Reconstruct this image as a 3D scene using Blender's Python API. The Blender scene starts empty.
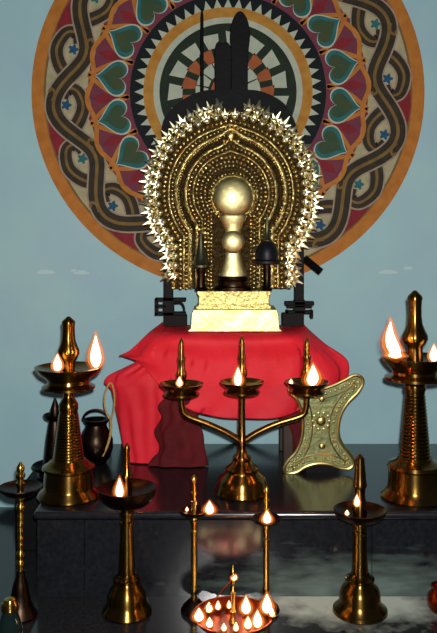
import bpy, bmesh, math, random
from mathutils import Vector, Matrix
random.seed(7)
SC = bpy.context.scene
COL = SC.collection
PI = math.pi

# ------------------------------------------------------------------ camera frame
F = 800.0            # focal length in pixels of the 437 px wide frame
CX, HY = 218.5, 234.0   # column of the axis, row of the horizon
ZC = 1.089           # camera height above the lower floor
WALL = 3.19
TOP = 0.255          # height of the altar platform
TBL = 0.734          # height of the table under the red cloth

def P(px, py, d):
    return Vector(((px - CX) * d / F, d, ZC - (py - HY) * d / F))

# ------------------------------------------------------------------ materials
def lin(r, g, b):
    f = lambda c: (c / 255 / 12.92) if c / 255 <= .04045 else ((c / 255 + .055) / 1.055) ** 2.4
    return (f(r), f(g), f(b), 1)

def mat(name, rgb, rough=.5, metal=0., spec=.5, var=0., vscale=20., bump=0., bscale=60., rgb2=None):
    m = bpy.data.materials.new(name); m.use_nodes = True
    nt = m.node_tree; b = nt.nodes['Principled BSDF']
    b.inputs['Roughness'].default_value = rough
    b.inputs['Metallic'].default_value = metal
    b.inputs['Specular IOR Level'].default_value = spec
    c = lin(*rgb)
    b.inputs['Base Color'].default_value = c
    tc = nt.nodes.new('ShaderNodeTexCoord')
    if var > 0 or rgb2:
        n = nt.nodes.new('ShaderNodeTexNoise'); n.inputs['Scale'].default_value = vscale
        n.inputs['Detail'].default_value = 5
        nt.links.new(tc.outputs['Object'], n.inputs['Vector'])
        r = nt.nodes.new('ShaderNodeValToRGB')
        r.color_ramp.elements[0].position = .32; r.color_ramp.elements[1].position = .68
        c2 = lin(*rgb2) if rgb2 else tuple(min(1, x * (1 + var)) for x in c[:3]) + (1,)
        c1 = c if rgb2 else tuple(x * (1 - var) for x in c[:3]) + (1,)
        r.color_ramp.elements[0].color = c1; r.color_ramp.elements[1].color = c2
        nt.links.new(n.outputs['Fac'], r.inputs['Fac'])
        nt.links.new(r.outputs['Color'], b.inputs['Base Color'])
    if bump > 0:
        n2 = nt.nodes.new('ShaderNodeTexNoise'); n2.inputs['Scale'].default_value = bscale
        n2.inputs['Detail'].default_value = 4
        nt.links.new(tc.outputs['Object'], n2.inputs['Vector'])
        bp = nt.nodes.new('ShaderNodeBump'); bp.inputs['Strength'].default_value = bump
        bp.inputs['Distance'].default_value = .01
        nt.links.new(n2.outputs['Fac'], bp.inputs['Height'])
        nt.links.new(bp.outputs['Normal'], b.inputs['Normal'])
    return m

def emit(name, rgb, strength, mix=1.0):
    m = bpy.data.materials.new(name); m.use_nodes = True
    nt = m.node_tree
    for n in list(nt.nodes): nt.nodes.remove(n)
    out = nt.nodes.new('ShaderNodeOutputMaterial')
    e = nt.nodes.new('ShaderNodeEmission'); e.inputs['Color'].default_value = (*rgb, 1)
    e.inputs['Strength'].default_value = strength
    if mix < 1:
        t = nt.nodes.new('ShaderNodeBsdfTransparent')
        x = nt.nodes.new('ShaderNodeMixShader'); x.inputs['Fac'].default_value = mix
        nt.links.new(t.outputs[0], x.inputs[1]); nt.links.new(e.outputs[0], x.inputs[2])
        nt.links.new(x.outputs[0], out.inputs['Surface'])
    else:
        nt.links.new(e.outputs[0], out.inputs['Surface'])
    return m

M = {}
def turned(m, an=.75):
    nt = m.node_tree; b = nt.nodes['Principled BSDF']
    t = nt.nodes.new('ShaderNodeTangent'); t.direction_type = 'RADIAL'; t.axis = 'Z'
    b.inputs['Anisotropic'].default_value = an; b.inputs['Anisotropic Rotation'].default_value = ANR
    nt.links.new(t.outputs[0], b.inputs['Tangent']); return m
ANR = 0.25
M['wall'] = mat('blue distemper wall', (160, 196, 208), .75, spec=.25, rgb2=(166, 206, 208), vscale=3.5, bump=.12, bscale=25)
M['granite'] = mat('polished black granite', (20, 22, 26), .16, spec=.6, rgb2=(30, 32, 36), vscale=70)
M['granite_top'] = mat('worn granite top', (20, 21, 25), .2, spec=.8, rgb2=(32, 34, 39), vscale=60)
M['brass'] = turned(mat('old brass', (118, 90, 42), .25, 1., var=.3, vscale=14, bump=.02, bscale=90))
M['brass_dark'] = mat('dark tarnished brass', (50, 38, 30), .36, 1., var=.3, vscale=18, bump=.06, bscale=60)
M['brass_bright'] = turned(mat('polished brass', (186, 152, 74), .24, 1., var=.15, vscale=20))
M['gold'] = mat('gilded sheet', (212, 190, 120), .26, 1., var=.35, vscale=60, bump=.4, bscale=150)
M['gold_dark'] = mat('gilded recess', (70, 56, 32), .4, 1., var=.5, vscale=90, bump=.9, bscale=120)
M['gold_tuft'] = mat('bright gilded flame', (250, 238, 196), .34, 1., var=.12, vscale=50)
M['gold_step'] = mat('pale gilded pedestal', (236, 229, 174), .46, 1., rgb2=(206, 192, 112), vscale=16, bump=.25, bscale=34)
M['gold_step_up'] = mat('embossed pedestal band', (176, 166, 104), .42, 1., rgb2=(206, 196, 124), vscale=40, bump=.5, bscale=70)
M['idol'] = mat('grey gold idol', (200, 190, 136), .44, 1., var=.2, vscale=30, bump=.1, bscale=60)
M['bluesteel'] = mat('greenish bronze', (112, 112, 88), .36, 1., var=.3, vscale=20)
M['iron'] = mat('blackened iron', (9, 9, 10), .6, 0., spec=.15, var=.3, bump=.1)
M['ironb'] = mat('blue black iron', (30, 32, 40), .45, .6, var=.3)
M['red'] = mat('red silk cloth', (228, 38, 56), .62, spec=.3, rgb2=(212, 28, 44), vscale=7, bump=.15, bscale=30)
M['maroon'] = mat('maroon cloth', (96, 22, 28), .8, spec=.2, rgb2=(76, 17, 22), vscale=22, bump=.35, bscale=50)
M['wood'] = mat('dark table wood', (52, 34, 24), .6, var=.3)
M['panel'] = mat('greenish brass sheet', (150, 148, 96), .46, .8, rgb2=(112, 128, 92), vscale=14, bump=.25, bscale=60)
M['panel_b'] = mat('brass beading', (196, 180, 116), .34, 1., var=.2)
M['cord'] = mat('tan cord', (176, 146, 78), .7, var=.2, vscale=80)
M['glass'] = mat('dark green bottle glass', (14, 30, 28), .08, spec=.8)
M['bronze'] = mat('brass with red flame glow', (150, 58, 34), .34, 1., var=.3)
M['wick'] = mat('charred wick', (30, 22, 18), .9)
M['oil'] = mat('lamp oil', (110, 60, 20), .08, spec=.6)
M['core'] = emit('flame core', (1, .66, .30), 7.0)
M['hot'] = emit('flame core large', (1, .74, .40), 11.0)
M['env'] = emit('flame envelope', (1, .27, .05), 1.5, .30)
M['env2'] = emit('outer flame envelope', (1, .20, .03), .9, .12)
# mural paints
def paint(n, c, c2=None):
    k = .87; c2 = c2 or tuple(x * .84 for x in c)
    return mat('mural ' + n, tuple(x * k for x in c), .7, spec=.2, rgb2=tuple(x * k for x in c2), vscale=26)
PT = {
 'orange': paint('orange', (214, 140, 62), (196, 122, 48)),
 'cream': paint('cream', (206, 196, 156), (178, 172, 132)),
 'red': paint('crimson', (158, 44, 56), (134, 40, 48)),
 'maroon': paint('maroon', (140, 62, 72), (116, 62, 86)),
 'olive': paint('olive black', (66, 58, 42), (50, 46, 36)),
 'tan': paint('tan stripe', (146, 116, 66)),
 'pale': paint('pale line', (190, 170, 148)),
 'teal': paint('teal', (52, 128, 128), (40, 108, 112)),
 'green': paint('bottle green', (48, 92, 72), (82, 88, 50)),
 'blue': paint('blue', (38, 98, 138)),
 'black': paint('black', (18, 30, 34), (14, 22, 24)),
 'mint': paint('mint cream', (214, 218, 192), (192, 206, 186)),
 'gold': paint('ochre', (214, 158, 70), (196, 132, 48)),
 'dgreen': paint('dark green', (40, 56, 38), (32, 44, 34)),
 'brick': paint('brick orange', (196, 110, 62), (176, 92, 54)),
}

# ------------------------------------------------------------------ mesh builder
class MB:
    def __init__(s): s.v = []; s.f = []; s.m = []
    def add(s, vs, fs, mi=0):
        o = len(s.v); s.v += [Vector(v) for v in vs]
        for f in fs: s.f.append(tuple(i + o for i in f)); s.m.append(mi)
    def lathe(s, prof, c=(0, 0, 0), seg=32, sx=1., sy=1., mi=0):
        vs = []; fs = []; n = len(prof)
        for r, z in prof:
            for k in range(seg):
                a = 2 * PI * k / seg
                vs.append((c[0] + r * sx * math.cos(a), c[1] + r * sy * math.sin(a), c[2] + z))
        for i in range(n - 1):
            for k in range(seg):
                k2 = (k + 1) % seg
                fs.append((i * seg + k, i * seg + k2, (i + 1) * seg + k2, (i + 1) * seg + k))
        b = len(vs); vs.append((c[0], c[1], c[2] + prof[0][1])); vs.append((c[0], c[1], c[2] + prof[-1][1]))
        for k in range(seg):
            k2 = (k + 1) % seg
            fs.append((b, k2, k)); fs.append((b + 1, (n - 1) * seg + k, (n - 1) * seg + k2))
        s.add(vs, fs, mi)
    def tube(s, pts, rad, seg=8, mi=0, closed=False):
        pts = [Vector(p) for p in pts]; n = len(pts)
        if not hasattr(rad, '__len__'): rad = [rad] * n
        vs = []; up = None
        for i, p in enumerate(pts):
            if closed: t = pts[(i + 1) % n] - pts[i - 1]
            else: t = pts[min(i + 1, n - 1)] - pts[max(i - 1, 0)]
            t.normalize()
            if up is None:
                up = Vector((0, 1, 0)) if abs(t.y) < .9 else Vector((1, 0, 0))
            u = (up - t * up.dot(t)).normalized(); w = t.cross(u); up = u
            for k in range(seg):
                a = 2 * PI * k / seg
                vs.append(p + (u * math.cos(a) + w * math.sin(a)) * rad[i])
        fs = []
        for i in range(n if closed else n - 1):
            j = (i + 1) % n
            for k in range(seg):
                k2 = (k + 1) % seg
                fs.append((i * seg + k, i * seg + k2, j * seg + k2, j * seg + k))
        if not closed:
            fs.append(tuple(range(seg))[::-1]); fs.append(tuple((n - 1) * seg + k for k in range(seg)))
        s.add(vs, fs, mi)
    def box(s, lo, hi, mi=0):
        x0, y0, z0 = lo; x1, y1, z1 = hi
        s.add([(x0, y0, z0), (x1, y0, z0), (x1, y1, z0), (x0, y1, z0), (x0, y0, z1), (x1, y0, z1), (x1, y1, z1), (x0, y1, z1)],
              [(0, 3, 2, 1), (4, 5, 6, 7), (0, 1, 5, 4), (1, 2, 6, 5), (2, 3, 7, 6), (3, 0, 4, 7)], mi)
    def ball(s, c, r, seg=10, rings=6, mi=0, sc=(1, 1, 1)):
        prof = [(r * math.sin(PI * i / rings), -r * math.cos(PI * i / rings) * sc[2]) for i in range(1, rings)]
        s.lathe(prof, c, seg, sc[0], sc[1], mi)
    def prism(s, xz, y0, y1, mi=0):
        """outline in the XZ plane extruded from y0 (front) to y1"""
        n = len(xz)
        vs = [(x, y0, z) for x, z in xz] + [(x, y1, z) for x, z in xz]
        fs = [tuple(range(n))[::-1], tuple(range(n, 2 * n))]
        for i in range(n):
            j = (i + 1) % n; fs.append((i, j, n + j, n + i))
        s.add(vs, fs, mi)
    def build(s, name, mats, parent=None, loc=None, sharp=38, bevel=0, smooth=True):
        me = bpy.data.meshes.new(name)
        inv = Vector(loc) if loc is not None else Vector((0, 0, 0))
        me.from_pydata([tuple(v - inv) for v in s.v], [], s.f)
        bm = bmesh.new(); bm.from_mesh(me); bmesh.ops.recalc_face_normals(bm, faces=bm.faces[:]); bm.to_mesh(me); bm.free()
        for m in (mats if isinstance(mats, (list, tuple)) else [mats]): me.materials.append(m)
        for p, i in zip(me.polygons, s.m): p.material_index = i; p.use_smooth = smooth
        if smooth: me.set_sharp_from_angle(angle=math.radians(sharp))
        o = bpy.data.objects.new(name, me); COL.objects.link(o)
        if loc is not None: o.location = loc
        if parent is not None:
            o.parent = parent
            if loc is None: o.location = -parent.location
        if bevel:
            b = o.modifiers.new('bevel', 'BEVEL'); b.width = bevel; b.segments = 3; b.limit_method = 'ANGLE'
        return o

def tag(o, label, cat, group=None):
    o['label'] = label; o['category'] = cat
    if group: o['group'] = group
    return o
def thing(name, label, cat, loc, group=None):
    o = bpy.data.objects.new(name, None); COL.objects.link(o); o.location = loc; o.empty_display_size = .05
    return tag(o, label, cat, group)
def struct(name, mb, m, **k):
    o = mb.build(name, m, **k); o['kind'] = 'structure'; return o

def smooth_path(pts, n=8, closed=False):
    """Catmull-Rom through pts"""
    pts = [Vector(p) for p in pts]; out = []; N = len(pts)
    for i in range(N if closed else N - 1):
        g = (lambda k: pts[k % N]) if closed else (lambda k: pts[max(0, min(N - 1, k))])
        p0, p1, p2, p3 = g(i - 1), g(i), g(i + 1), g(i + 2)
        for k in range(n):
            t = k / n
            out.append(.5 * (2 * p1 + (p2 - p0) * t + (2 * p0 - 5 * p1 + 4 * p2 - p3) * t * t + (3 * p1 - p0 - 3 * p2 + p3) * t ** 3))
    if not closed: out.append(pts[-1])
    return out

# ------------------------------------------------------------------ setting
b = MB(); b.box((-2.2, WALL, -.06), (2.2, WALL + .1, 3.0))
for x, y, w_, h_ in ((46, 272, 9, 2.2), (81, 272.5, 8, 2.0), (74, 270.5, 4, 1.2), (388, 272, 10, 2.0), (408, 268, 5, 1.6)):   # small pale oblong marks on the wall
    c = P(x, y, WALL)
    n_ = 14; k_ = WALL / F
    vs = [(c.x + w_ * k_ * math.cos(2 * PI * i / n_) * (1 + .2 * math.sin(i * 5)), WALL - .0006, c.z + h_ * k_ * math.sin(2 * PI * i / n_)) for i in range(n_)]
    b.add(vs, [tuple(range(n_))], 1)
struct('wall_back', b, [M['wall'], mat('pale wall mark', (186, 214, 214), .8)])

# floor of dark polished stone; paler, noise-edged patch in front of the platform on the right
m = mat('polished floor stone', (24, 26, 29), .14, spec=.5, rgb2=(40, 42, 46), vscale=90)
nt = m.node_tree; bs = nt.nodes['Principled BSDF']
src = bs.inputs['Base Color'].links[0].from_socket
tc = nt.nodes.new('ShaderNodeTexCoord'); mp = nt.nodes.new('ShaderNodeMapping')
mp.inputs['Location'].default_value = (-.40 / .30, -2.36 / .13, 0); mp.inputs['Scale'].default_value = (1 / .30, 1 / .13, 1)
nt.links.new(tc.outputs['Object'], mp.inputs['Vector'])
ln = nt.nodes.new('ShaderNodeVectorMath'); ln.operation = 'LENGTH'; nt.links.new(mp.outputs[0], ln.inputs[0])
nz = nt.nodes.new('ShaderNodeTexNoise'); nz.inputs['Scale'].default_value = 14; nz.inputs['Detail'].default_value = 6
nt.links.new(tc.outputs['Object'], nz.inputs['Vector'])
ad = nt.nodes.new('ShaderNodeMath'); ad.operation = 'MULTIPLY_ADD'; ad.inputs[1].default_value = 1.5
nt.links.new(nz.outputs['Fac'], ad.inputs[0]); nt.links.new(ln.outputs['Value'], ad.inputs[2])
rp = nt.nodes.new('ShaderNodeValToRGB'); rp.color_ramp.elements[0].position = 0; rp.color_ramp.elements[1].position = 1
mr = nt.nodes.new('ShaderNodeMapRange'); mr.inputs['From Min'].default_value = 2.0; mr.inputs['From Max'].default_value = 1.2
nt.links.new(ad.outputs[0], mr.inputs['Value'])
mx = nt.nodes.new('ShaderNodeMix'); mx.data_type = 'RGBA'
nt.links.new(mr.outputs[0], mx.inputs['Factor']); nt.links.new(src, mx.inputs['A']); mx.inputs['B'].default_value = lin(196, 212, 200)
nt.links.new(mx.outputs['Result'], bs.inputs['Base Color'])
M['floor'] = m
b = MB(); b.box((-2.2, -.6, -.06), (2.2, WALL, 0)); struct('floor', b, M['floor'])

def pale_patch(m, loc, rad, rgb, nscale, lo, hi):
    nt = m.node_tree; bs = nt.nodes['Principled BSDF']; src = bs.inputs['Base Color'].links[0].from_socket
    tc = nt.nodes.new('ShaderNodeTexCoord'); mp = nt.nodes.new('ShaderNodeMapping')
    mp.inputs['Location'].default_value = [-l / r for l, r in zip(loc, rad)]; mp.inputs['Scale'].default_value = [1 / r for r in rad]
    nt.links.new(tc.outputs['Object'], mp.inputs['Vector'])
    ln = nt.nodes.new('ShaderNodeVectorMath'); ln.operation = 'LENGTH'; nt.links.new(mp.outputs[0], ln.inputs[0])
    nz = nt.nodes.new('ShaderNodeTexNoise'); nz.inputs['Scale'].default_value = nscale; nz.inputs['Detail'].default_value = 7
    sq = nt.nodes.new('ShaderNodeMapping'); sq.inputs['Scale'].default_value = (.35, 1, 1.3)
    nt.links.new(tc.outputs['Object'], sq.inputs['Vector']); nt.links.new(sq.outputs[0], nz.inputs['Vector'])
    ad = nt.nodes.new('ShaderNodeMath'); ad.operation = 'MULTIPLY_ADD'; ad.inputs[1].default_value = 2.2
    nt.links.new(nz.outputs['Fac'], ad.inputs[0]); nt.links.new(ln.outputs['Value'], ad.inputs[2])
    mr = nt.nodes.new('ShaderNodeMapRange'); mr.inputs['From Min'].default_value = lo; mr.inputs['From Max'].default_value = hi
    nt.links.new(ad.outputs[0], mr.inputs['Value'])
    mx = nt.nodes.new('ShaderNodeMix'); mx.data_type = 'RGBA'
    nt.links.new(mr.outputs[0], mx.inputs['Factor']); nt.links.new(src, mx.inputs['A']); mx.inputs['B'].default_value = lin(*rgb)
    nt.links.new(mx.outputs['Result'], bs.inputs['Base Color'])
pale_patch(M['granite'], (.42, 2.4, .03), (.36, .5, .085), (96, 112, 106), 30, 2.5, .9)  # paler streaky patch low on the right of the front face
PL = -.5565  # left end of the platform
FR = 2.40    # its front
b = MB()
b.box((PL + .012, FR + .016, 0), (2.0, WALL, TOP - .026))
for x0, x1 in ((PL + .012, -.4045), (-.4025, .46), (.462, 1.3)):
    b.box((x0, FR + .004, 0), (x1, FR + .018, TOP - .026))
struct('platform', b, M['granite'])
b = MB(); b.box((PL, FR, TOP - .026), (2.0, WALL, TOP)); o = struct('trim_1', b, M['granite_top'], bevel=.011)
b = MB(); b.box((-.70, 2.75, 0), (PL, WALL - .03, .198)); struct('plinth', b, M['iron'], bevel=.004)

# ------------------------------------------------------------------ mural painted on the wall
S = WALL / F
MC = (228., 92.)
mur = thing('mural', 'round painted mural with orange rim, vine scrolls and leaf hearts on the blue wall', 'mural',
            P(MC[0], MC[1], WALL))
class Paint(MB):
    def __init__(s, c): super().__init__(); s.c = c; s.mats = []
    def mi(s, k):
        if k not in s.mats: s.mats.append(k)
        return s.mats.index(k)
    def pt(s, x, y, lay): # mural pixels, y down, relative to the centre
        return (s.c[0] + x * S, WALL - .0012 - lay * .0005, s.c[2] - y * S)
    def poly(s, pts, k, lay): s.add([s.pt(x, y, lay) for x, y in pts], [tuple(range(len(pts)))], s.mi(k))
    def ring(s, r0, r1, k, lay, n=160):
        vs = []
        for i in range(n):
            a = 2 * PI * i / n
            vs += [s.pt(r0 * math.cos(a), r0 * math.sin(a), lay), s.pt(r1 * math.cos(a), r1 * math.sin(a), lay)]
        s.add(vs, [(2 * i, 2 * i + 1, (2 * i + 3) % (2 * n), (2 * i + 2) % (2 * n)) for i in range(n)], s.mi(k))
    def strip(s, pts, w, k, lay):
        n = len(pts)
        if not hasattr(w, '__len__'): w = [w] * n
        vs = []
        for i in range(n):
            x0, y0 = pts[max(i - 1, 0)]; x1, y1 = pts[min(i + 1, n - 1)]
            dx, dy = x1 - x0, y1 - y0; L = math.hypot(dx, dy) or 1
            nx, ny = -dy / L * w[i] / 2, dx / L * w[i] / 2
            x, y = pts[i]; vs += [s.pt(x + nx, y + ny, lay), s.pt(x - nx, y - ny, lay)]
        s.add(vs, [(2 * i, 2 * i + 1, 2 * i + 3, 2 * i + 2) for i in range(n - 1)], s.mi(k))
    def fin(s, name): return s.build(name, [PT[k] for k in s.mats], mur, smooth=False)
cen = P(MC[0], MC[1], WALL)
def pol(a, r):  # a in degrees clockwise from up
    return (r * math.sin(math.radians(a)), -r * math.cos(math.radians(a)))
def spl(pts, n=10): return [(p.x, p.y) for p in smooth_path([(x, y, 0) for x, y in pts], n)]

p = Paint(cen); p.ring(183, 196.5, 'orange', 0); p.ring(182, 184.2, 'tan', .5); p.fin('rim')
# vine band
p = Paint(cen); p.ring(136, 184, 'cream', 0)
NV = 18; ST = 360 / NV
for k in range(NV):
    a0 = k * ST + 5
    sg = 1 if k % 2 == 0 else -1
    rm = 161
    # red wedge on the convex side of each bend
    ro = rm + sg * 21.5
    p.poly([pol(a0 + 4, ro), pol(a0 + 10, rm + 1), pol(a0 + 13, rm + 6), pol(a0 + 17, ro), pol(a0 + 10, rm + 22.4)] if sg > 0 else
           [pol(a0 - 8, ro), pol(a0, rm - 9), pol(a0 + 8, ro), pol(a0, rm - 22)], 'red', 1)
wave = [pol(i * 360 / 720, 161 - 14 * math.cos(2 * PI * (i * .5 - 5) / (2 * ST))) for i in range(721)]
def vine(pts, w0, w1, L):
    n = len(pts); w = [w0 + (w1 - w0) * i / (n - 1) for i in range(n)]
    p.strip(pts, [x + 3.4 for x in w], 'pale', L); p.strip(pts, w, 'olive', L + 1)
    p.strip(pts, [x * .22 for x in w], 'tan', L + 2)
for k in range(NV):
    a0 = k * ST + 5; sg = 1 if k % 2 == 0 else -1
    def q(da, t): return pol(a0 + da, 161 + sg * t)
    # hook branching off the stem and curling over in its concave side
    h = spl([q(-10, -5), q(-6.5, 8), q(-.8, 15.5), q(5, 11), q(6.2, 1), q(2.8, -4)])
    vine(h, 14.5, 9.5, 3)
    # blue flower and pale bud in the curl
    fx, fy = q(.3, -1)
    fl = [(fx + (4.4 + 1.2 * math.cos(5 * t)) * math.cos(t), fy + (4.4 + 1.2 * math.cos(5 * t)) * math.sin(t)) for t in [2 * PI * i / 30 for i in range(30)]]
    p.poly(fl, 'blue' if k % 3 else 'teal', 8)
    cx_, cy_ = q(-3.3, 2)
    p.poly([(cx_ + 3.2 * math.cos(t), cy_ + 5.6 * math.sin(t)) for t in [2 * PI * i / 16 for i in range(16)]], 'cream', 2.5)
    # little tan tendril
    p.strip(spl([q(2, -15), q(4.5, -12), q(6, -15), q(5, -18)], 6), 2.6, 'tan', 8.5)
vine(wave, 15, 15, 5.5)
p.fin('vine_band')
# leaf band
p = Paint(cen); p.ring(95, 140, 'maroon', 2); 
orl = [pol(i, 138 + 3.0 * math.cos(2 * PI * (i - 7.0) / 20)) for i in range(0, 361, 2)]
p.strip(orl, 4.6, 'orange', 9.5)
def heart(a, r0, L, W, k, lay):
    pts = []
    for i in range(40):
        t = 2 * PI * i / 40
        hx = math.sin(t) ** 3; hy = (13 * math.cos(t) - 5 * math.cos(2 * t) - 2 * math.cos(3 * t) - math.cos(4 * t)) / 17
        u = r0 - hy * L * .5 ; v = hx * W * .5
        ra = math.radians(a); pts.append((u * math.sin(ra) + v * math.cos(ra), -u * math.cos(ra) + v * math.sin(ra)))
    vs = [p.pt(x, y, lay) for x, y in pts]
    ra = math.radians(a); c_ = ((r0) * math.sin(ra), -(r0) * math.cos(ra))
    vs.append(p.pt(*c_, lay)); p.add(vs, [(i, (i + 1) % 40, 40) for i in range(40)], p.mi(k))
for k in range(18):
    a = k * 20 - 3.0
    p.strip(spl([pol(a + 10, 99), pol(a + 7, 118), pol(a, 141)], 6), 4.2, 'orange', 4)
    p.strip(spl([pol(a - 10, 99), pol(a - 7, 118), pol(a, 141)], 6), 4.2, 'orange', 4)
    p.poly([pol(a + 10, 104), pol(a + 7.6, 126), pol(a + 10, 136), pol(a + 12.4, 126)], 'red', 3)
    heart(a, 115.5, 40, 37, 'mint', 5); heart(a, 115.5, 36.5, 33.5, 'teal', 6); heart(a, 114.5, 28, 25, 'green', 7)
p.fin('leaf_band')
# saw tooth ring
p = Paint(cen); p.ring(80, 98, 'black', 4)
NT = 52
for k in range(NT):
    a = 360 / NT * k
    p.poly([pol(a - 3.1, 83), pol(a, 93.5), pol(a + 3.1, 83)], 'mint', 5)
p.ring(73.5, 84.5, 'gold', 6); p.ring(68.5, 74.5, 'mint', 7)
p.fin('sawtooth_ring')
p = Paint(cen)
p.poly([pol(a, 69.5) for a in range(0, 360, 4)], 'dgreen', 3)
NP = 15; D = 360 / NP
for k in range(NP):
    a = k * D + 6
    w = D * .36
    p.poly([pol(a - w * .8, 46), pol(a - w * .95, 61), pol(a + w * .95, 59), pol(a + w * .8, 45.5)], 'mint', 5)
    p.poly([pol(a + D / 2 - w * .95, 47), pol(a + D / 2 + w * .95, 45.5), pol(a + D / 2 + w * .75, 32), pol(a + D / 2 - w * .75, 33)], 'brick', 5)
    p.poly([pol(a - w * 1.3, 33), pol(a + w * 1.3, 33), pol(a + w * 1.1, 20), pol(a - w * 1.1, 20)], 'mint', 5)
p.poly([pol(a, 17) for a in range(0, 360, 10)], 'brick', 6)
p.fin('medallion')

# ------------------------------------------------------------------ flames
def make_flame(parent, px, py, d, h, w, lean=0., big=False):
    """flame standing at pixel (px,py) seen at distance d; h, w in pixels"""
    s = d / F; base = P(px, py, d); H = h * s; W = w * s / 2 * .88
    prof = [(.25, 0), (.62, .06), (.92, .18), (1.0, .32), (.86, .5), (.58, .68), (.3, .85), (.06, 1.)]
    def shape(k, kz, off):
        mb = MB(); mb.lathe([(r * W * k, z * H * kz) for r, z in prof], (0, 0, 0), 14)
        for v in mb.v:
            t = max(0, v.z / H); v.x += lean * s * t * (1.0 + .4 * math.sin(t * 4)); v.z += off
        return mb
    core = shape(1, 1, 0).build('flame', M['hot'] if big else M['core'], parent)
    core.location = base - parent.location
    env = shape(1.6, 1.2, -H * .08).build('flame_envelope', M['env'], core)
    if big:
        en2 = shape(2.1, 1.32, -H * .12).build('flame_halo', M['env2'], core); en2.location = (0, 0, 0)
    wk = MB(); wk.tube([(0, 0, -.008), (0, 0, .002), (lean * s * .05, 0, H * .12)], [.0022, .002, .0014], 6)
    wk.build('wick', M['wick'], core)
    for e in (env,): e.location = (0, 0, 0)
    return core
FLAME_LIGHTS = []

# ------------------------------------------------------------------ lamps turned from brass
def lampset(name, label, cat, px, d, parts, zbase, group=None, seg=40):
    """parts: (part name, material, [(row, radius px), ...]) from bottom up"""
    s = d / F
    base = P(px, HY, d); base.z = zbase
    t = thing(name, label, cat, base, group)
    for pn, mt, prof in parts:
        mb = MB()
        mb.lathe([(max(.0004, r * s), ZC - (y - HY) * s - zbase) for y, r in prof], (0, 0, 0), seg)
        o = mb.build(pn, M[mt], t); o.location = (0, 0, 0)
    return t
def dist(py, z): return (ZC - z) * F / (py - HY)

def dish(y, r, depth, rin=6, lip=2.2):
    """open dish whose rim centre is at row y"""
    return [(y + depth, rin + 2), (y + depth * .82, r * .62), (y + depth * .4, r * .86), (y + .8, r), (y - lip, r * 1.02), (y - lip, r * .97),
            (y + depth * .22, r * .8), (y + depth * .45, r * .5), (y + depth * .5, rin * .7)]

GRP = 'standing brass oil lamps'
# tall left lamp
d = dist(497, TOP)
parts = [
 ('foot', 'brass', [(497, 30), (495, 31), (492, 29.5), (488, 25), (486, 24.5), (480, 24.5), (470, 23.5), (468, 26), (466, 26), (464, 22), (462, 20), (459, 17)]),
 ('stem', 'brass', [(460, 15.5)] + [(459 - i * 2.9 + j, 15 - i * .36 + (0.7 if j == 0 else 0)) for i in range(16) for j in (0, -.9, -1.6)] +
          [(411, 9), (409, 9.8), (404, 9.6), (401, 8), (398, 6), (395, 5), (391, 6.2), (389, 8)]),
 ('dish', 'brass', [(390, 7), (389.5, 22), (388, 26.5), (386, 26.5), (383, 21), (380, 20.5), (377, 24), (373, 30), (368, 33.5), (366.8, 34), (366.4, 32.5), (369, 29), (371.5, 20), (372.5, 7)]),
 ('finial', 'brass', [(373, 6), (366, 6.4), (362, 6.2), (359, 8), (354, 10.8), (350, 10.8), (345, 8.6), (340, 7), (334, 6.4), (326, 6.2), (323, 6.8), (321, 6.4), (318.5, 3.5), (316.5, 1.4)]),
]
L1 = lampset('oil_lamp', 'tall ridged brass oil lamp at left of platform with two lit wicks on wide dish', 'oil lamp', 68.5, d, parts, TOP, GRP)
make_flame(L1, 57.5, 370.5, d - .05, 16, 10)
make_flame(L1, 96, 367, d - .01, 31, 12, -.5, True)
# tall right lamp
parts = [
 ('foot', 'brass', [(497, 33), (495, 34), (492, 31), (489, 28), (486, 27), (476, 26.5), (468, 26), (466, 27.5), (463, 26), (460, 19), (457, 17)]),
 ('stem', 'brass', [(459, 16)] + [(457 - i * 3.4 + j, 15 - i * .3 + (0.9 if j == 0 else 0)) for i in range(19) for j in (0, -1.0, -2.0)] +
          [(391, 10), (389, 11), (385, 10.6), (383, 7), (380, 8)]),
 ('dish', 'brass', [(381, 8), (380.5, 24), (379, 30), (376.5, 30), (374, 22), (371, 22), (368, 25), (363, 30), (358, 33), (356.6, 33.4), (356.4, 32), (359, 28), (362, 20), (363, 8)]),
 ('finial', 'brass', [(364, 8), (356, 8), (349, 7.6), (346, 8), (343, 11), (339, 13), (335, 12.6), (330, 10), (324, 7.6), (316, 6.6), (306, 6.6), (301, 7), (298, 7.6), (295.5, 6.6), (293, 4), (290.5, 1.5)]),
]
L2 = lampset('oil_lamp', 'tall ridged brass oil lamp at right of platform with a large slanting flame', 'oil lamp', 415, d, parts, TOP, GRP)
# boat shaped wick lip
mb = MB(); s = d / F
mb.lathe([(2, -4), (8, -3), (12.5, 0), (13, 1), (11.5, .8), (7, -1.4), (1, -2)], (0, 0, 0), 24, s, s * .7)
for v in mb.v: v.z *= s
o = mb.build('wick_cup', M['brass_bright'], L2); o.location = P(396, 356.5, d - .062) - L2.location
make_flame(L2, 397, 358, d - .062, 36, 14, -9, True)
make_flame(L2, 395, 358, d - .075, 8, 15, 0, True)
make_flame(L2, 434, 361, d - .045, 16, 10)
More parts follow.
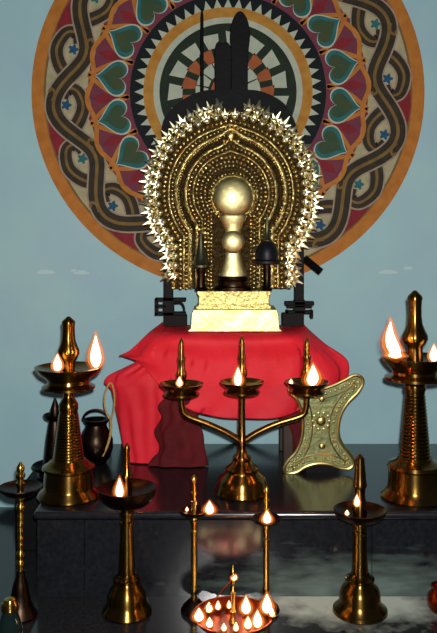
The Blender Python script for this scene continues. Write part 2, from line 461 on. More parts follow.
# front left lamp
d = 2.30
k_ = lambda py: py
parts = [
 ('foot', 'brass', [(612.8, 24), (611, 25), (608, 24), (605, 21), (600, 20), (594, 19.5), (588, 17), (584, 13.5), (581, 12), (579.5, 13.5), (577.5, 13.5), (576, 11), (573, 9)]),
 ('stem', 'brass', [(575, 8.6), (550, 7.4), (525, 6.4), (524, 7.2), (521.5, 7.2), (520.5, 6), (516, 5.8), (514, 7.4), (511, 7.4), (508, 5), (504, 6)]),
 ('dish', 'brass_dark', [(508, 6), (506, 12), (504, 20), (500, 25), (494, 28.5), (489, 29.5), (487.5, 30), (487, 29), (490, 26), (494, 20), (496, 6)]),
 ('finial', 'brass', [(497, 5), (486, 5.4), (480, 4.4), (477, 6), (474, 6), (471, 4), (466, 3.4), (458, 3), (452, 2.5), (450, 3.2), (447.5, 3.2), (445, 1.8), (443, .8)]),
]
L3 = lampset('oil_lamp', 'smooth brass oil lamp on the floor at front left, one flame in dark dish', 'oil lamp', 127, d, parts, 0, GRP)
make_flame(L3, 119.5, 497.5, d - .06, 19, 8.5, 0, True)
# front right lamp
parts = [
 ('foot', 'brass', [(612.8, 26), (611, 27.5), (608, 27), (604, 22), (599, 20.5), (592, 20), (587, 18), (584, 14), (581, 13), (579.5, 14.5), (577.5, 14.5), (576, 11), (573, 9)]),
 ('stem', 'brass', [(575, 8.2), (555, 7.2), (534, 6.4), (533, 7.2), (530.5, 7.2), (529.5, 6.3), (526, 6.2), (525, 7), (523, 7), (521, 6), (517, 6)]),
 ('dish', 'brass_dark', [(522, 6), (521, 11), (519, 18), (516, 23), (511, 26), (509.5, 26.5), (509, 25.5), (512, 22), (515, 16), (516, 6)]),
 ('finial', 'brass', [(517, 7), (508, 7.4), (504, 6.4), (494, 5), (488, 5.4), (486, 7), (484, 7), (482, 6.4), (472, 5.6), (462, 4.6), (458, 4.4), (456, 2.6), (454, .8)]),
]
L4 = lampset('oil_lamp', 'smooth brass oil lamp on the floor at front right with a tall tapered finial', 'oil lamp', 360, d, parts, 0, GRP)
make_flame(L4, 357, 506, d - .045, 11, 6)
make_flame(L4, 347, 515, d - .055, 5, 4)
# two slim lamps behind the many wicked dish
d = 2.31
def slim(px, label, tip, yd, fl):
    parts = [
     ('foot', 'brass_dark', [(611, 13), (609.5, 13.5), (606, 12), (602, 8), (598, 4.5)]),
     ('stem', 'brass_bright', [(600, 3.6), (594, 2.8), (591, 4), (588, 4), (585, 3), (yd + 24, 2.7), (yd + 23, 3.6), (yd + 20, 3.6), (yd + 19, 2.6), (yd + 13, 2.5), (yd + 11, 3.6), (yd + 8, 3.6), (yd + 5, 2.5)]),
     ('dish', 'brass_dark', [(yd + 6, 3), (yd + 5, 7), (yd + 2, 13), (yd - 1, 15), (yd - 1.6, 14.5), (yd + 1, 12), (yd + 2.5, 3)]),
     ('finial', 'brass_bright', [(yd + 3, 2.5), (yd - 6, 2.2), (yd - 7, 3.4), (yd - 10, 3.4), (yd - 11, 2.2), (yd - 16, 2), (yd - 17, 3), (yd - 19, 3), (yd - 20, 1.8), (tip + 7, 1.7), (tip + 6, 2.8), (tip + 3, 2.8), (tip, .6)])]
    t = lampset('oil_lamp', label, 'oil lamp', px, d, parts, 0, GRP, 24)
    for f in fl: make_flame(t, *f)
    return t
slim(194, 'slim beaded brass lamp left of the round many-wick lamp, flame at its right', 475, 511, [(209.5, 513.5, d - .01, 12, 9.5, 0, True), (187, 511, d + .01, 4, 3)])
slim(266.5, 'slim brass lamp right of the round many-wick lamp, flame before its stem', 486, 519, [(267, 523, d - .035, 12, 9, 0, True)])
# small beaded lamp at far left
d = 2.28
parts = [
 ('foot', 'brass_dark', [(616, 17), (614, 17.5), (610, 15), (602, 11), (592, 9), (584, 7.5), (576, 4.6), (570, 4)]),
 ('stem', 'brass_bright', [(572, 3.2), (566, 3), (565, 4.2), (562, 4.4), (560, 3.2), (558, 3), (556, 4.2), (553, 4.2), (551, 3)] +
          sum([[(548 - i * 7, 2.6), (546.5 - i * 7, 3.1), (544 - i * 7, 3.1), (542.5 - i * 7, 2.6)] for i in range(5)], []) +
          [(511, 3), (509, 4.2), (506, 4.2), (504, 3), (501, 3.2), (499, 4.4), (496, 4.4), (494, 3)]),
 ('dish', 'brass_dark', [(497, 4), (496, 9), (494, 15), (490, 20), (487, 22), (486, 21.5), (489, 17), (491, 4)]),
 ('finial', 'brass_bright', [(492, 3.4), (488, 3.2), (486, 4.6), (483, 4.6), (481, 3), (479, 3), (477, 4.6), (474, 4.8), (472, 3), (470, 4), (467, 4), (465, 2.8), (462, .8)]),
]
lampset('oil_lamp', 'small unlit beaded brass lamp standing at the far left on the floor', 'oil lamp', 20.5, d, parts, 0, GRP, 24)
# dark unlit tiered lamp behind the tall left one
d = dist(476.7, .198)
parts = [
 ('foot', 'brass_dark', [(476.7, 17), (475, 18), (472, 17), (470, 12)]),
 ('dish', 'brass_dark', [(472, 6), (471, 14), (468, 21), (465, 23), (464, 22), (467, 16), (468, 6)]),
 ('stem', 'brass_dark', [(469, 13), (455, 11), (440, 9.5), (424, 7), (419, 6)]),
 ('upper_dish', 'brass_dark', [(421, 5), (420, 8), (418, 11), (415, 12), (414, 11), (416, 8), (417, 4)]),
 ('finial', 'brass_dark', [(417, 5), (410, 5), (404, 3), (398, 1)]),
]
lampset('oil_lamp', 'dark unlit two-tier lamp behind the tall left lamp', 'oil lamp', 55, d, parts, .198, GRP, 28)

# three branched lamp in the middle
d = dist(493, TOP); s = d / F
parts = [
 ('foot', 'brass', [(493, 27), (491, 28), (488.5, 27), (486, 26.4), (484, 25), (480, 24.5), (476, 22), (472, 17), (470, 16.4), (468, 16.8), (466, 15), (463, 11), (460, 9), (458, 9.6), (456, 9), (453, 5.6), (449, 4.4)]),
 ('stem', 'brass', [(451, 4.2), (446, 4), (443, 5), (440, 5), (437, 3.8), (420, 3.4), (398, 3.2), (393, 5), (391, 6)]),
]
L5 = lampset('branched_oil_lamp', 'three-branched brass oil lamp before the red cloth with three flames', 'oil lamp', 242, d, parts, TOP)
for sx in (-1, 1):
    x1 = 181.5 if sx < 0 else 307
    pts = [P(242, 442, d), P(242 + sx * 14, 433, d), P(242 + sx * 34, 424, d), P(x1 - sx * 6, 416, d), P(x1 - sx * 1, 408, d), P(x1, 398, d)]
    mb = MB(); mb.tube([q - L5.location for q in smooth_path(pts, 6)], 3.0 * s, 10)
    mb.build('branch', M['brass'], L5).location = (0, 0, 0)
for x, yy, fin_top in ((181.5, 386, 338), (242, 384, 336), (307, 384, 338)):
    mb = MB()
    prof = [(yy + 14, 3.6), (yy + 11, 6), (yy + 10, 15), (yy + 8.5, 18), (yy + 7, 18), (yy + 5, 14), (yy + 3, 17), (yy - 1, 21.5), (yy - 2.6, 22.3), (yy - 2.8, 21.3), (yy, 18), (yy + 2, 12), (yy + 2.4, 4)]
    mb.lathe([(r * s, ZC - (y - HY) * s - TOP) for y, r in prof], (0, 0, 0), 36)
    o = mb.build('dish', M['brass'], L5); o.location = ((x - 242) * s, 0, 0)
    f = MB()
    prof = [(yy + 4, 3.6), (yy - 6, 4), (yy - 9, 5.2), (yy - 13, 5.4), (yy - 17, 3.8), (yy - 24, 3.4), (yy - 26, 4.2), (yy - 28, 4.2), (yy - 30, 3), (fin_top + 8, 2.8), (fin_top + 3, 2.2), (fin_top, .6)]
    f.lathe([(r * s, ZC - (y - HY) * s - TOP) for y, r in prof], (0, 0, 0), 20)
    f.build('finial', M['brass'], o).location = (0, 0, 0)
make_flame(L5, 179.5, 386, d - .04, 9, 6)
make_flame(L5, 238, 385, d - .045, 17, 8.5, 0, True)
make_flame(L5, 312, 385, d - .03, 20, 13, 1.5, True)
make_flame(L5, 291, 384, d - .02, 5, 4)

# round lamp with many wicks
d = 2.15; s = d / F
base = P(233, HY, d); base.z = 0
L6 = thing('many_wick_lamp', 'low round brass lamp full of small flames at bottom centre of the floor', 'oil lamp', base)
def zz(y): return ZC - (y - HY) * s
mb = MB(); mb.lathe([(.052, 0), (.053, .006), (.04, .012), (.022, .02), (.02, .034), (.03, .04)], (0, 0, 0), 32); mb.build('foot', M['brass'], L6).location = (0, 0, 0)
mb = MB(); mb.lathe([(.03, .038), (.07, .041), (.096, .05), (.107, .064), (.109, .068), (.105, .068), (.094, .056), (.07, .049), (.02, .047)], (0, 0, 0), 48)
mb.build('dish', M['bronze'], L6).location = (0, 0, 0)  # red base colour stands in for the flames' glow on the brass dish
mb = MB(); mb.lathe([(.012, .046), (.008, .058), (.0055, .07), (.0075, .074), (.005, .08), (.0045, .12), (.0075, .124), (.0075, .13), (.0045, .134), (.0045, .165), (.0075, .17), (.008, .178), (.005, .185), (.0015, .2)], (0, 0, 0), 20)
mb.build('finial', M['brass_bright'], L6).location = (0, 0, 0)
# inner ring of small spouts and outer wick spouts
FL = [(199, 618, -.040, 12, 10), (209, 608, .03, 9, 7), (209.5, 623, -.07, 9, 7), (246, 607, .03, 16, 10), (267, 611, .01, 18, 11), (248, 621, -.06, 11, 8), (257.5, 622, -.07, 16, 10),
      (224, 624, -.085, 7, 5), (236, 622, -.08, 8, 5), (272, 618, -.02, 8, 5), (218, 611, .05, 8, 5), (229, 609, .06, 7, 4)]
for x, y, dd, h, w in FL:
    pp = P(x, y, d + dd); 
    # stand the wick on the dish surface under it
    rel = pp - base; rr = math.hypot(rel.x, rel.y)
    zs = .048 + max(0, (rr - .06)) * .35
    cup = MB(); cup.lathe([(.004, zs), (.008, zs + .004), (.0095, zs + .009), (.008, zs + .008), (.003, zs + .006)], (rel.x, rel.y, 0), 14)
    cup.build('wick_cup', M['brass_bright'], L6).location = (0, 0, 0)
    q = base + Vector((rel.x, rel.y, zs + .008)); dq = d + dd
    qpx = CX + q.x * F / dq; qpy = HY + (ZC - q.z) * F / dq
    make_flame(L6, qpx, qpy, dq, h, w, 0, True)
make_flame(L6, 234, 580, d - .002, 8, 6)
mb = MB(); a_ = P(233, 578, d) - base; c_ = P(204, 612, d - .05) - base
mb.tube([c_, a_], .0016, 6); mb.build('twig', M['bronze'], L6).location = (0, 0, 0)

# ------------------------------------------------------------------ table, pedestal, arch
dF, dB = 2.87, 3.12
xl, xr = P(168, 0, dF).x, P(297, 0, dF).x
tb = thing('table', 'dark wooden table hidden beneath the red cloth', 'table', ((xl + xr) / 2, (dF + dB) / 2, TOP))
mb = MB(); mb.box((xl, dF, TBL - .03), (xr, dB, TBL - .006)); mb.build('tabletop', M['wood'], tb, bevel=.004)
for x in (xl + .03, xr - .03):
    for y in (dF + .03, dB - .03):
        mb = MB(); mb.box((x - .018, y - .018, TOP), (x + .018, y + .018, TBL - .03)); mb.build('leg', M['wood'], tb, bevel=.004)

cl = thing('red_cloth', 'bright red cloth draped over the table under the gilded pedestal', 'cloth', ((xl + xr) / 2, dF, TBL))
def sheet(rows, nu, nv, folds, mt, name, thick=.004):
    """rows of (px,py,d) control polylines, top to hem"""
    R = []
    for r in rows:
        q = smooth_path([P(*c) for c in r], 12)
        R.append([q[round(i * (len(q) - 1) / nu)] for i in range(nu + 1)])
    mb = MB(); vs = []
    colsm = [smooth_path([R[j][i] for j in range(len(R))], 8) for i in range(nu + 1)]
    n = len(colsm[0])
    for i, cc in enumerate(colsm):
        for j, q in enumerate(cc):
            q = q.copy(); t = max(0, (j / (n - 1) - .3) / .7)
            q.y += folds * t * (math.sin(i * 19.0 / nu * 2.3 + .9 * math.sin(j * .21)) + .5 * math.sin(i * 47. / nu + 1)) ; vs.append(q)
    fs = [(i * n + j, (i + 1) * n + j, (i + 1) * n + j + 1, i * n + j + 1) for i in range(nu) for j in range(n - 1)]
    mb.add(vs, fs); o = mb.build(name, M[mt], cl, sharp=80)
    so = o.modifiers.new('thick', 'SOLIDIFY'); so.thickness = thick; so.offset = 0
    return o
sheet([
 [(166, 320, 3.125), (184, 325, 3.125), (210, 325.4, 3.125), (235, 325.4, 3.125), (262, 325.4, 3.125), (284, 325, 3.125), (300, 320, 3.125)],
 [(150, 332, 2.93), (185, 334.5, 2.866), (240, 335, 2.866), (290, 334.5, 2.866), (309, 330, 3.0)],
 [(134, 347, 2.92), (160, 352, 2.862), (200, 362, 2.855), (240, 362, 2.855), (285, 360, 2.855), (312, 352, 2.88), (325, 344, 2.96)],
 [(127, 352, 2.93), (150, 362, 2.87), (180, 385, 2.85), (212, 398, 2.85), (245, 402, 2.85), (288, 398, 2.85), (328, 376, 2.88), (347.5, 361, 2.94)],
 [(119, 356, 2.94), (138, 362, 2.89), (172, 398, 2.85), (203, 414, 2.848), (242, 418.5, 2.848), (285, 416, 2.848), (326, 396, 2.87), (346, 386, 2.92)],
], 90, 40, .0065, 'red', 'top_drape')
def bundle(name, levels, nf, amp, mt, d, ry, seed=0.):
    """hanging gathered cloth: levels of (row, left px, right px)"""
    mb = MB(); seg = 96; vs = []
    lv = smooth_path([Vector(l) for l in levels], 6)
    for li, l in enumerate(lv):
        c = P((l.y + l.z) / 2, l.x, d); rx = (l.z - l.y) / 2 * d / F
        for k in range(seg):
            a = 2 * PI * k / seg
            w = 1 + amp * (math.sin(nf * a + seed + li * .10 + 1.3 * math.sin(li * .13 + a)) + .7 * math.sin((nf * 1.0 + 3) * a + 2 * seed - li * .16) + .5 * math.sin((2 * nf + 1) * a + li * .05 + math.sin(2 * a)))
            vs.append((c.x + rx * w * math.cos(a), c.y + ry * w * math.sin(a), c.z))
    fs = []; n = len(lv)
    for i in range(n - 1):
        for k in range(seg):
            k2 = (k + 1) % seg; fs.append((i * seg + k, i * seg + k2, (i + 1) * seg + k2, (i + 1) * seg + k))
    fs.append(tuple(range(seg))); fs.append(tuple((n - 1) * seg + k for k in range(seg)))
    mb.add(vs, fs); return mb.build(name, M[mt], cl, sharp=70)
bundle('side_drape', [(361, 138, 172), (368, 124, 176), (374, 112, 180), (382, 107.5, 182), (390, 112, 180), (410, 117, 178), (435, 121, 172), (460, 126, 170)], 6, .06, 'red', 2.935, .045)
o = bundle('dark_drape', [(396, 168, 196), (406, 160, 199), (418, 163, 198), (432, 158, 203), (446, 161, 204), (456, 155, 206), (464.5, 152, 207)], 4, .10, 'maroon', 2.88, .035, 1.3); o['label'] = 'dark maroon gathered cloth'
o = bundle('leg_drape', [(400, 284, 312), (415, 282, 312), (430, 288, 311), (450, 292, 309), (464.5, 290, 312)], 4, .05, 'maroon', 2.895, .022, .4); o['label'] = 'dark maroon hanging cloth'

# pedestal
pd = thing('pedestal', 'pale gilded two-step pedestal on the red cloth', 'pedestal', (P(235, 0, 2.92).x, 2.94, TBL))
def step(name, rows, d, back, mt):
    """rows (py, left, right) at the front face, bottom up"""
    mb = MB(); vs = []
    for y, l, r in rows:
        a = P(l, y, d); c = P(r, y, d)
        vs += [a, c, Vector((c.x, back, c.z)), Vector((a.x, back, a.z))]
    n = len(rows); fs = [(0, 3, 2, 1), tuple(4 * (n - 1) + k for k in range(4))]
    for i in range(n - 1):
        for k in range(4):
            k2 = (k + 1) % 4; fs.append((4 * i + k, 4 * i + k2, 4 * i + 4 + k2, 4 * i + 4 + k))
    mb.add(vs, fs); return mb.build(name, M[mt], pd, bevel=.0025, sharp=30)
step('lower_step', [(331.8, 188, 282), (330.6, 188, 282), (329, 190.5, 279.5), (314, 191.5, 278.5), (311, 193, 277), (309.6, 193, 277)], 2.885, 3.06, 'gold_step')
step('upper_step', [(309.5, 196, 271.5), (306.5, 196, 271.5), (305.5, 198.5, 269.5), (295.5, 198.5, 269.5), (294, 197, 271), (291, 197, 271)], 2.91, 3.05, 'gold_step_up')
ZP = P(0, 291, 2.91).z

# gilded arch
dA = 2.985; sA = dA / F
AC = (231.0, 193.0)
arch = thing('gilded_arch', 'gilded horseshoe arch with a rim of bright flame tufts behind the idol', 'arch', (P(AC[0], 0, dA).x, dA, ZP))
def shoe(R, n=120, peak=0., drop=288., ry=1.045, amax=131):
    """horseshoe line of radius R px, optional ogee peak"""
    pts = []
    x1 = R * math.sin(math.radians(amax)); 
    y1 = AC[1] - R * ry * math.cos(math.radians(amax))
    for i in range(8): pts.append((AC[0] - x1, drop + (y1 - drop) * i / 8))
    for i in range(n + 1):
        a = math.radians(-amax + 2 * amax * i / n)
        pk = peak * math.exp(-(math.degrees(a) / 9.) ** 2)
        pts.append((AC[0] + R * math.sin(a), AC[1] - (R * ry + pk) * math.cos(a)))
    for i in range(8): pts.append((AC[0] + x1, y1 + (drop - y1) * (i + 1) / 8))
    return pts
def rel(o, pts, d): return [P(x, y, d) - o.location for x, y in pts]
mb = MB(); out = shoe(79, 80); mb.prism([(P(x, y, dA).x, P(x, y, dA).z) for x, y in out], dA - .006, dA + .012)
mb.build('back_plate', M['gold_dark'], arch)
def resample(pts, step):
    out = [pts[0]]; acc = 0
    for a, c in zip(pts, pts[1:]):
        L = math.dist(a, c)
        while acc + L >= step:
            t = (step - acc) / L; a = (a[0] + (c[0] - a[0]) * t, a[1] + (c[1] - a[1]) * t); out.append(a); L = math.dist(a, c); acc = 0
        acc += L
    return out
# smooth mouldings
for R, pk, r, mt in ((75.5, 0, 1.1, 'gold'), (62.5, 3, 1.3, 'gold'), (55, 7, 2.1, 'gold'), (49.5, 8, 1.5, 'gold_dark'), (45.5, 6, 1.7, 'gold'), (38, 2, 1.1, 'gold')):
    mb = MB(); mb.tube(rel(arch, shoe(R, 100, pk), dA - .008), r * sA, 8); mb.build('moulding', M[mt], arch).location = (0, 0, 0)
# rows of beads
for R, st, r, pk in ((77, 5.0, 1.9, 0), (67, 4.8, 1.9, 2), (59, 4.2, 1.5, 5), (52.3, 2.8, 1., 7), (41.8, 4.2, 1.5, 3), (34.6, 4.6, 1.7, 0), (30.2, 4.2, 1.5, 0), (26.2, 3.8, 1.4, 0)):
    mb = MB()
    for q in rel(arch, resample(shoe(R, 100, pk), st), dA - .008):
        mb.ball(q + Vector((random.uniform(-1, 1) * .0006, random.uniform(-.003, .002), random.uniform(-1, 1) * .0006)), r * sA * random.uniform(.8, 1.2), 7, 5)
    mb.build('bead_row', M['gold'], arch).location = (0, 0, 0)
# leaf crown at the peak of the inner arch
mb = MB()
mb.ball(P(231, 136, dA - .01) - arch.location, 4 * sA, 12, 8, sc=(1, .7, 1.5)); mb.ball(P(224, 141, dA - .01) - arch.location, 2.6 * sA); mb.ball(P(238, 141, dA - .01) - arch.location, 2.6 * sA)
mb.build('crown_boss', M['gold'], arch).location = (0, 0, 0)
# flame tufts: one modelled, the others copied
def tuft_mesh(k):
    mb = MB(); L = 8.6 * sA * k
    for ang, ln, w in ((0, 1.2, .30), (-42, .85, .24), (42, .85, .24), (-82, .5, .2), (82, .5, .2)):
        a = math.radians(ang); dr = Vector((math.sin(a), -.25, math.cos(a))).normalized()
        mb.tube([Vector((0, 0, 0)), dr * L * ln * .35, dr * L * ln * .62 + Vector((0, -.001, 0)), dr * L * ln], [L * w * .8, L * w, L * w * .6, L * .03], 7)
    mb.ball(Vector((0, -.003, 0)), L * .4, 9, 6)
    return mb
def tufts(R, st, k, skip, depth, amax=131):
    proto = None
    line = resample(shoe(R, 160, 0, 284, 1.045, amax), st)
    for x, y in line:
        if skip and abs(x - AC[0]) < skip and y < AC[1]: continue
        if y > 283: continue
        if y < AC[1] + R * .7: ang = math.atan2(x - AC[0], AC[1] - y)
        else: ang = math.radians(118) * (1 if x > AC[0] else -1)
        if proto is None:
            proto = tuft_mesh(k).build('flame_tuft', M['gold_tuft'], arch); o = proto
        else:
            o = proto.copy(); COL.objects.link(o); o.parent = arch
        o.location = P(x, y, dA + depth) - arch.location
        o.rotation_euler = (random.uniform(-.35, .2), ang + random.uniform(-.12, .12), random.uniform(-.3, .3))
        sc = random.uniform(.88, 1.12); o.scale = (sc, sc, sc)
tufts(81, 9.7, 1.2, 11, -.004)
tufts(73, 9.4, .85, 0, -.016)

# idol in front of the arch
dI = 2.95; sI = dI / F
idol = thing('idol', 'small gold idol with big round head disc and belly boss on the pedestal', 'idol', (P(233, 0, dI).x, dI, ZP))
def zI(y): return ZC - (y - HY) * sI - ZP
mb = MB(); mb.lathe([(19 * sI, 0), (19 * sI, .012), (15 * sI, .016), (14.5 * sI, zI(281)), (16 * sI, zI(279)), (15 * sI, zI(276))], (0, 0, 0), 32, 1, .8); mb.build('base_disc', M['brass_dark'], idol).location = (0, 0, 0)
prof = [(277, 14.5), (274, 14), (268, 11.5), (260, 9), (252, 7.5), (240, 7.5), (230, 8), (224, 10), (219, 13), (216, 14), (212, 9)]
mb = MB(); mb.lathe([(r * sI, zI(y)) for y, r in prof], (0, 0, 0), 32, 1, .36); mb.build('body', M['idol'], idol).location = (0, 0, 0)
mb = MB(); mb.ball((0, -.022, zI(242)), 11.5 * sI, 28, 16, sc=(1, .35, 1))
mb.build('belly_boss', M['idol'], idol).location = (0, 0, 0)
mb = MB(); mb.ball((0, -.012, zI(197)), 19.5 * sI, 36, 22, sc=(1, .3, 1)); mb.build('head_disc', M['idol'], idol).location = (0, 0, 0)
mb = MB(); mb.tube([Vector((21.3 * sI * math.cos(t), .006, zI(197) + 21.3 * sI * math.sin(t))) for t in [2 * PI * i / 48 for i in range(48)]], 1.6 * sI, 8, closed=True)
for i in range(40):
    t = 2 * PI * i / 40; mb.ball((24 * sI * math.cos(t), .012, zI(197) + 24 * sI * math.sin(t)), 1.3 * sI, 7, 5)
mb.build('halo_ring', M['gold'], idol).location = (0, 0, 0)

# conical ornaments on both sides of the idol
d = 2.93
lampset('cone_ornament', 'grey-green metal cone on a stem at left end of the pedestal', 'ornament', 201, d,
  [('stem', 'brass_dark', [(290.7, 5.6), (289, 6.4), (287, 4.6), (276, 4), (272, 4.6), (268, 5), (265, 5)]),
   ('cone', 'bluesteel', [(268, 8), (267, 10.6), (265, 10.8), (263, 9), (258, 6.8), (250, 4.6), (242, 3), (234, 1.6), (229, .5)])], ZP, None, 28)
lampset('spire_ornament', 'dark domed metal spire on a stem at right end of the pedestal', 'ornament', 267, d,
  [('stem', 'brass_dark', [(290.7, 5), (289, 5.6), (287, 4), (276, 3.6), (270, 3.8), (264, 4)]),
   ('disc', 'ironb', [(264.5, 10), (263, 14.4), (261, 14.6), (259.5, 12)]),
   ('dome', 'ironb', [(260, 11), (255, 11.6), (249, 10.8), (244, 8), (241, 4.6)]),
   ('spire', 'bluesteel', [(242, 4.4), (240, 5), (238, 3.2), (230, 2.2), (222, 1.4), (214, .4)])], ZP, None, 28)

# black stand behind the arch
dS = 3.03
st = thing('arch_stand', 'black iron stand behind the gilded arch with posts, brackets and tall blades', 'stand', (P(233, 0, dS).x, dS, TBL))
dome = [(163, 150), (162, 128), (166, 116), (176, 105), (188, 97), (200, 92), (214, 90), (248, 90), (262, 92), (276, 98), (286, 106), (293, 118), (297, 130), (299, 150), (296, 215), (168, 215)]
mb = MB(); mb.prism([(P(x, y, dS).x, P(x, y, dS).z) for x, y in [(c.x, c.y) for c in smooth_path([(x, y, 0) for x, y in dome], 5, True)]], dS - .008, dS + .012); mb.build('back_board', M['iron'], st)
def blade(pts, th=.010):
    mb = MB(); mb.prism([(P(x, y, dS + .02).x, P(x, y, dS + .02).z) for x, y in pts], dS + .012, dS + .012 + th * 2); return mb.build('blade', M['iron'], st, bevel=.003)
blade([(c.x, c.y) for c in smooth_path([(x, y, 0) for x, y in [(231, 110), (231, 60), (230, 36), (232, 22), (236, 14), (240, 11.5), (244, 14), (248, 22), (250, 36), (248, 60), (248, 110)]], 4)])
blade([(215, 112), (214.5, 50), (216, 44), (219, 41), (222, 44), (226, 41.5), (229, 44), (231.5, 50), (231.5, 112)])
mb = MB(); q = P(202, 112, dS + .02); q2 = P(202, 8, dS + .02); mb.tube([q, q.lerp(q2, .5), q.lerp(q2, .92), q2], [.007, .007, .006, .002], 10); mb.build('rod', M['iron'], st)
for sx, x in ((-1, 168.5), (1, 299)):
    mb = MB(); a = P(x, 325.5, dS); bq = P(x, 210 if sx < 0 else 205, dS)
    mb.box((a.x - .018, dS - .012, TBL + .006), (a.x + .018, dS + .012, bq.z)); mb.build('post', M['iron'], st, bevel=.003)
    br = MB(); ss = dS / F
    def bb(x0, y0, x1, y1, dy=.03):
        p0 = P(x0, y1, dS - .02); p1 = P(x1, y0, dS - .02); br.box((p0.x, dS - dy, p0.z), (p1.x, dS + .012, p1.z))
    if sx < 0:
        bb(155, 298, 186, 301); bb(155, 312, 186, 315); bb(155, 298, 158, 315); bb(163, 298, 174, 315); bb(155, 305, 166, 307.5)
        br.tube(smooth_path([P(174, 303, dS - .02), P(181, 303, dS - .02), P(184, 308, dS - .02), P(183.5, 314, dS - .02)], 6), 1.2 * ss, 8)
        bb(164, 315, 187, 326, .035)
    else:
        bb(285, 301.5, 314, 305); bb(287, 305, 312, 307.5); bb(286, 310.5, 313, 313.5); bb(286, 310, 288.5, 318); bb(310.5, 310, 313, 318); bb(294, 300, 305, 313)
        bb(282, 313, 303, 326, .035)
    br.build('bracket', M['iron'], st, bevel=.0015)
mb = MB(); a = P(304, 258, dS + .02); c = P(321, 272, dS - .0); mb.tube([a, c], .014, 4); mb.build('side_bar', M['iron'], st)

# ------------------------------------------------------------------ brass hourglass panel
dH = 2.79
hp = thing('hourglass_panel', 'greenish brass hourglass-shaped panel with beaded borders leaning at right of the red cloth', 'panel', (P(318, 0, dH).x, dH, TOP))
outl = [(289, 387), (294, 380), (303, 381), (318, 389), (332, 386), (345, 380), (354, 375.5), (361, 377), (363, 383), (358, 392), (349, 401), (342, 412), (338.5, 425), (339, 437), (344, 447), (351, 455), (354, 463), (349, 468.5),
        (340, 468), (330, 464.5), (318, 463.5), (306, 466.5), (297, 472), (288, 473.5), (284, 469), (288, 461), (296, 452), (301, 441), (303, 428), (302, 413), (297, 400), (290, 393)]
ol = [(c.x, c.y) for c in smooth_path([(x, y, 0) for x, y in outl], 5, True)]
mb = MB(); mb.prism([(P(x, y, dH).x, P(x, y, dH).z) for x, y in ol], dH, dH + .02); mb.build('plate', M['panel'], hp, bevel=.003)
mb = MB(); mb.tube([P(x, y, dH) - hp.location for x, y in ol], 1.7 * dH / F, 8, closed=True); mb.build('edge_roll', M['panel_b'], hp).location = (0, 0, 0)
def inset(pts, k, cx=320.5, cy=425):
    n = len(pts); out = []
    for i in range(n):
        x0, y0 = pts[i - 1]; x1, y1 = pts[(i + 1) % n]; dx, dy = x1 - x0, y1 - y0; L = math.hypot(dx, dy) or 1
        out.append((pts[i][0] - dy / L * k, pts[i][1] + dx / L * k))
    return out
area = sum(a[0] * c[1] - c[0] * a[1] for a, c in zip(ol, ol[1:] + ol[:1]))
sg = 1 if area > 0 else -1
ins = inset(ol, 5.0 * sg)
mb = MB()
for x, y in resample(ins + ins[:1], 5.2): mb.ball(P(x, y, dH) - hp.location, 1.55 * dH / F, 9, 6)
mb.build('bead_border', M['panel_b'], hp).location = (0, 0, 0)
ins2 = inset(ol, 9.2 * sg)
mb = MB(); mb.tube([P(x, y, dH) - hp.location for x, y in ins2], .8 * dH / F, 6, closed=True)
mb.ball(P(321, 421, dH) - hp.location, 5 * dH / F, 16, 10, sc=(1, .5, 1))
for k in range(10):
    t = 2 * PI * k / 10; mb.ball(P(321 + 8.4 * math.cos(t), 421 + 8.4 * math.sin(t), dH) - hp.location, 1.5 * dH / F, 7, 5, sc=(1, .6, 1))
mb.ball(P(322, 446, dH) - hp.location, 3.4 * dH / F, 14, 8, sc=(1, .5, 1)); mb.ball(P(322, 399, dH) - hp.location, 3 * dH / F, 14, 8, sc=(1, .5, 1))
mb.build('inner_ornament', M['panel_b'], hp).location = (0, 0, 0)
mb = MB(); mb.box((P(306, 0, dH).x, dH + .004, TOP), (P(336, 0, dH).x, dH + .05, P(0, 462, dH).z)); mb.build('shadow_block', M['iron'], hp)  # black block added for the shadow under the panel; also props it

# ------------------------------------------------------------------ small things
dL = 2.87
lp = smooth_path([P(110.5, 383, dL), P(106, 390, dL), P(104.3, 402, dL), P(106.5, 413, dL), P(110.5, 419, dL), P(113.5, 411, dL), P(114.5, 399, dL), P(113.4, 389, dL)], 6, True)
t = thing('cord_loop', 'thin tan cord loop hanging at left of the red cloth', 'cord', P(110, 383, dL))
mb = MB(); mb.tube([q - t.location for q in lp], .0032, 8, closed=True); mb.build('loop', M['cord'], t).location = (0, 0, 0)
mb = MB(); mb.tube([q - t.location for q in smooth_path([P(110.5, 418, dL), P(111, 430, dL), P(108, 444, dL), P(102.5, 456, dL)], 6)], .0045, 8); mb.build('tail', M['cord'], t).location = (0, 0, 0)

d = dist(463, TOP)
pot = lampset('metal_pot', 'small dark round metal pot between the tall left lamp and the red cloth', 'pot', 96, d,
  [('body', 'brass_dark', [(463, 10), (461, 11), (457, 14), (448, 17), (440, 17), (432, 14), (427, 11), (424, 10.5), (421, 12.5), (419, 13), (419, 11), (423, 8)])], TOP, None, 28)
mb = MB(); ss = d / F
mb.tube([Vector((13 * ss * math.cos(t), 0, (HY - 420) * ss + ZC - TOP + 10 * ss * math.sin(t))) for t in [PI * i / 20 for i in range(21)]], 1.3 * ss, 8); mb.build('handle', M['brass_dark'], pot).location = (0, 0, 0)

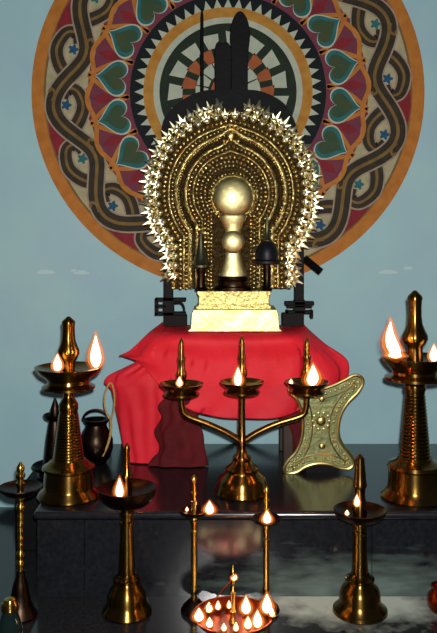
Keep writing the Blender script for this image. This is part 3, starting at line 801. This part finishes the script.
d = 2.12
ss = d / F
lampset('bottle', 'dark green glass oil bottle with brass cap in the bottom left corner', 'bottle', 10, d,
  [('glass_body', 'glass', [(HY + ZC * F / d, 11), (HY + ZC * F / d - 2, 12.5), (640, 13), (628, 12.5), (620, 10), (612, 7.5), (608, 7)]),
   ('cap', 'brass_bright', [(610, 8.6), (608.5, 9), (603, 8.4), (601, 6.4), (599, 5.6), (597.5, 2)])], 0, None, 28)
d = 2.3
lampset('bronze_pot', 'reddish bronze pot cut off by the right edge of the picture', 'pot', 441.5, d,
  [('body', 'bronze', [(612.8, 7), (611, 10), (606, 13.4), (600, 14.4), (594, 13), (590, 9.6), (588, 8.6), (586, 10), (585, 10), (586, 7.6), (589, 7)])], 0, None, 28)

# ------------------------------------------------------------------ light: the camera's flash, the flames, a dim room
fl = bpy.data.lights.new('camera_flash', 'POINT'); fl.energy = 240; fl.shadow_soft_size = .02; fl.color = (1, .98, .95)
o = bpy.data.objects.new('camera_flash', fl); COL.objects.link(o); o.location = (.03, -.02, ZC + .07)
for (x, y, d, e) in ((94, 352, 2.45, 1.3), (58, 360, 2.43, .6), (392, 342, 2.41, 2.0), (238, 372, 2.37, .35), (312, 372, 2.39, .6), (119, 486, 2.21, .8), (240, 600, 2.05, .45), (210, 505, 2.26, .25), (267, 515, 2.24, .25)):
    l = bpy.data.lights.new('flame_glow', 'POINT'); l.energy = e * .7; l.color = (1, .30, .08); l.shadow_soft_size = .008
    o = bpy.data.objects.new('flame_glow', l); COL.objects.link(o); o.location = P(x, y, d)
w = bpy.data.worlds.new('room'); SC.world = w; w.use_nodes = True
w.node_tree.nodes['Background'].inputs['Color'].default_value = (.75, .85, 1, 1)
w.node_tree.nodes['Background'].inputs['Strength'].default_value = .045

# ------------------------------------------------------------------ camera
cam = bpy.data.cameras.new('camera'); co = bpy.data.objects.new('camera', cam); COL.objects.link(co)
co.location = (0, 0, ZC); co.rotation_euler = (PI / 2, 0, 0)
cam.sensor_fit = 'VERTICAL'; cam.sensor_height = 24; cam.lens = F * 24 / 633
cam.shift_y = -(316.5 - HY) / 633
SC.camera = co
SC.view_settings.view_transform = 'Standard'; SC.view_settings.look = 'None'
SC.view_settings.gamma = 1; SC.view_settings.use_curve_mapping = False
SC.view_settings.exposure = 0
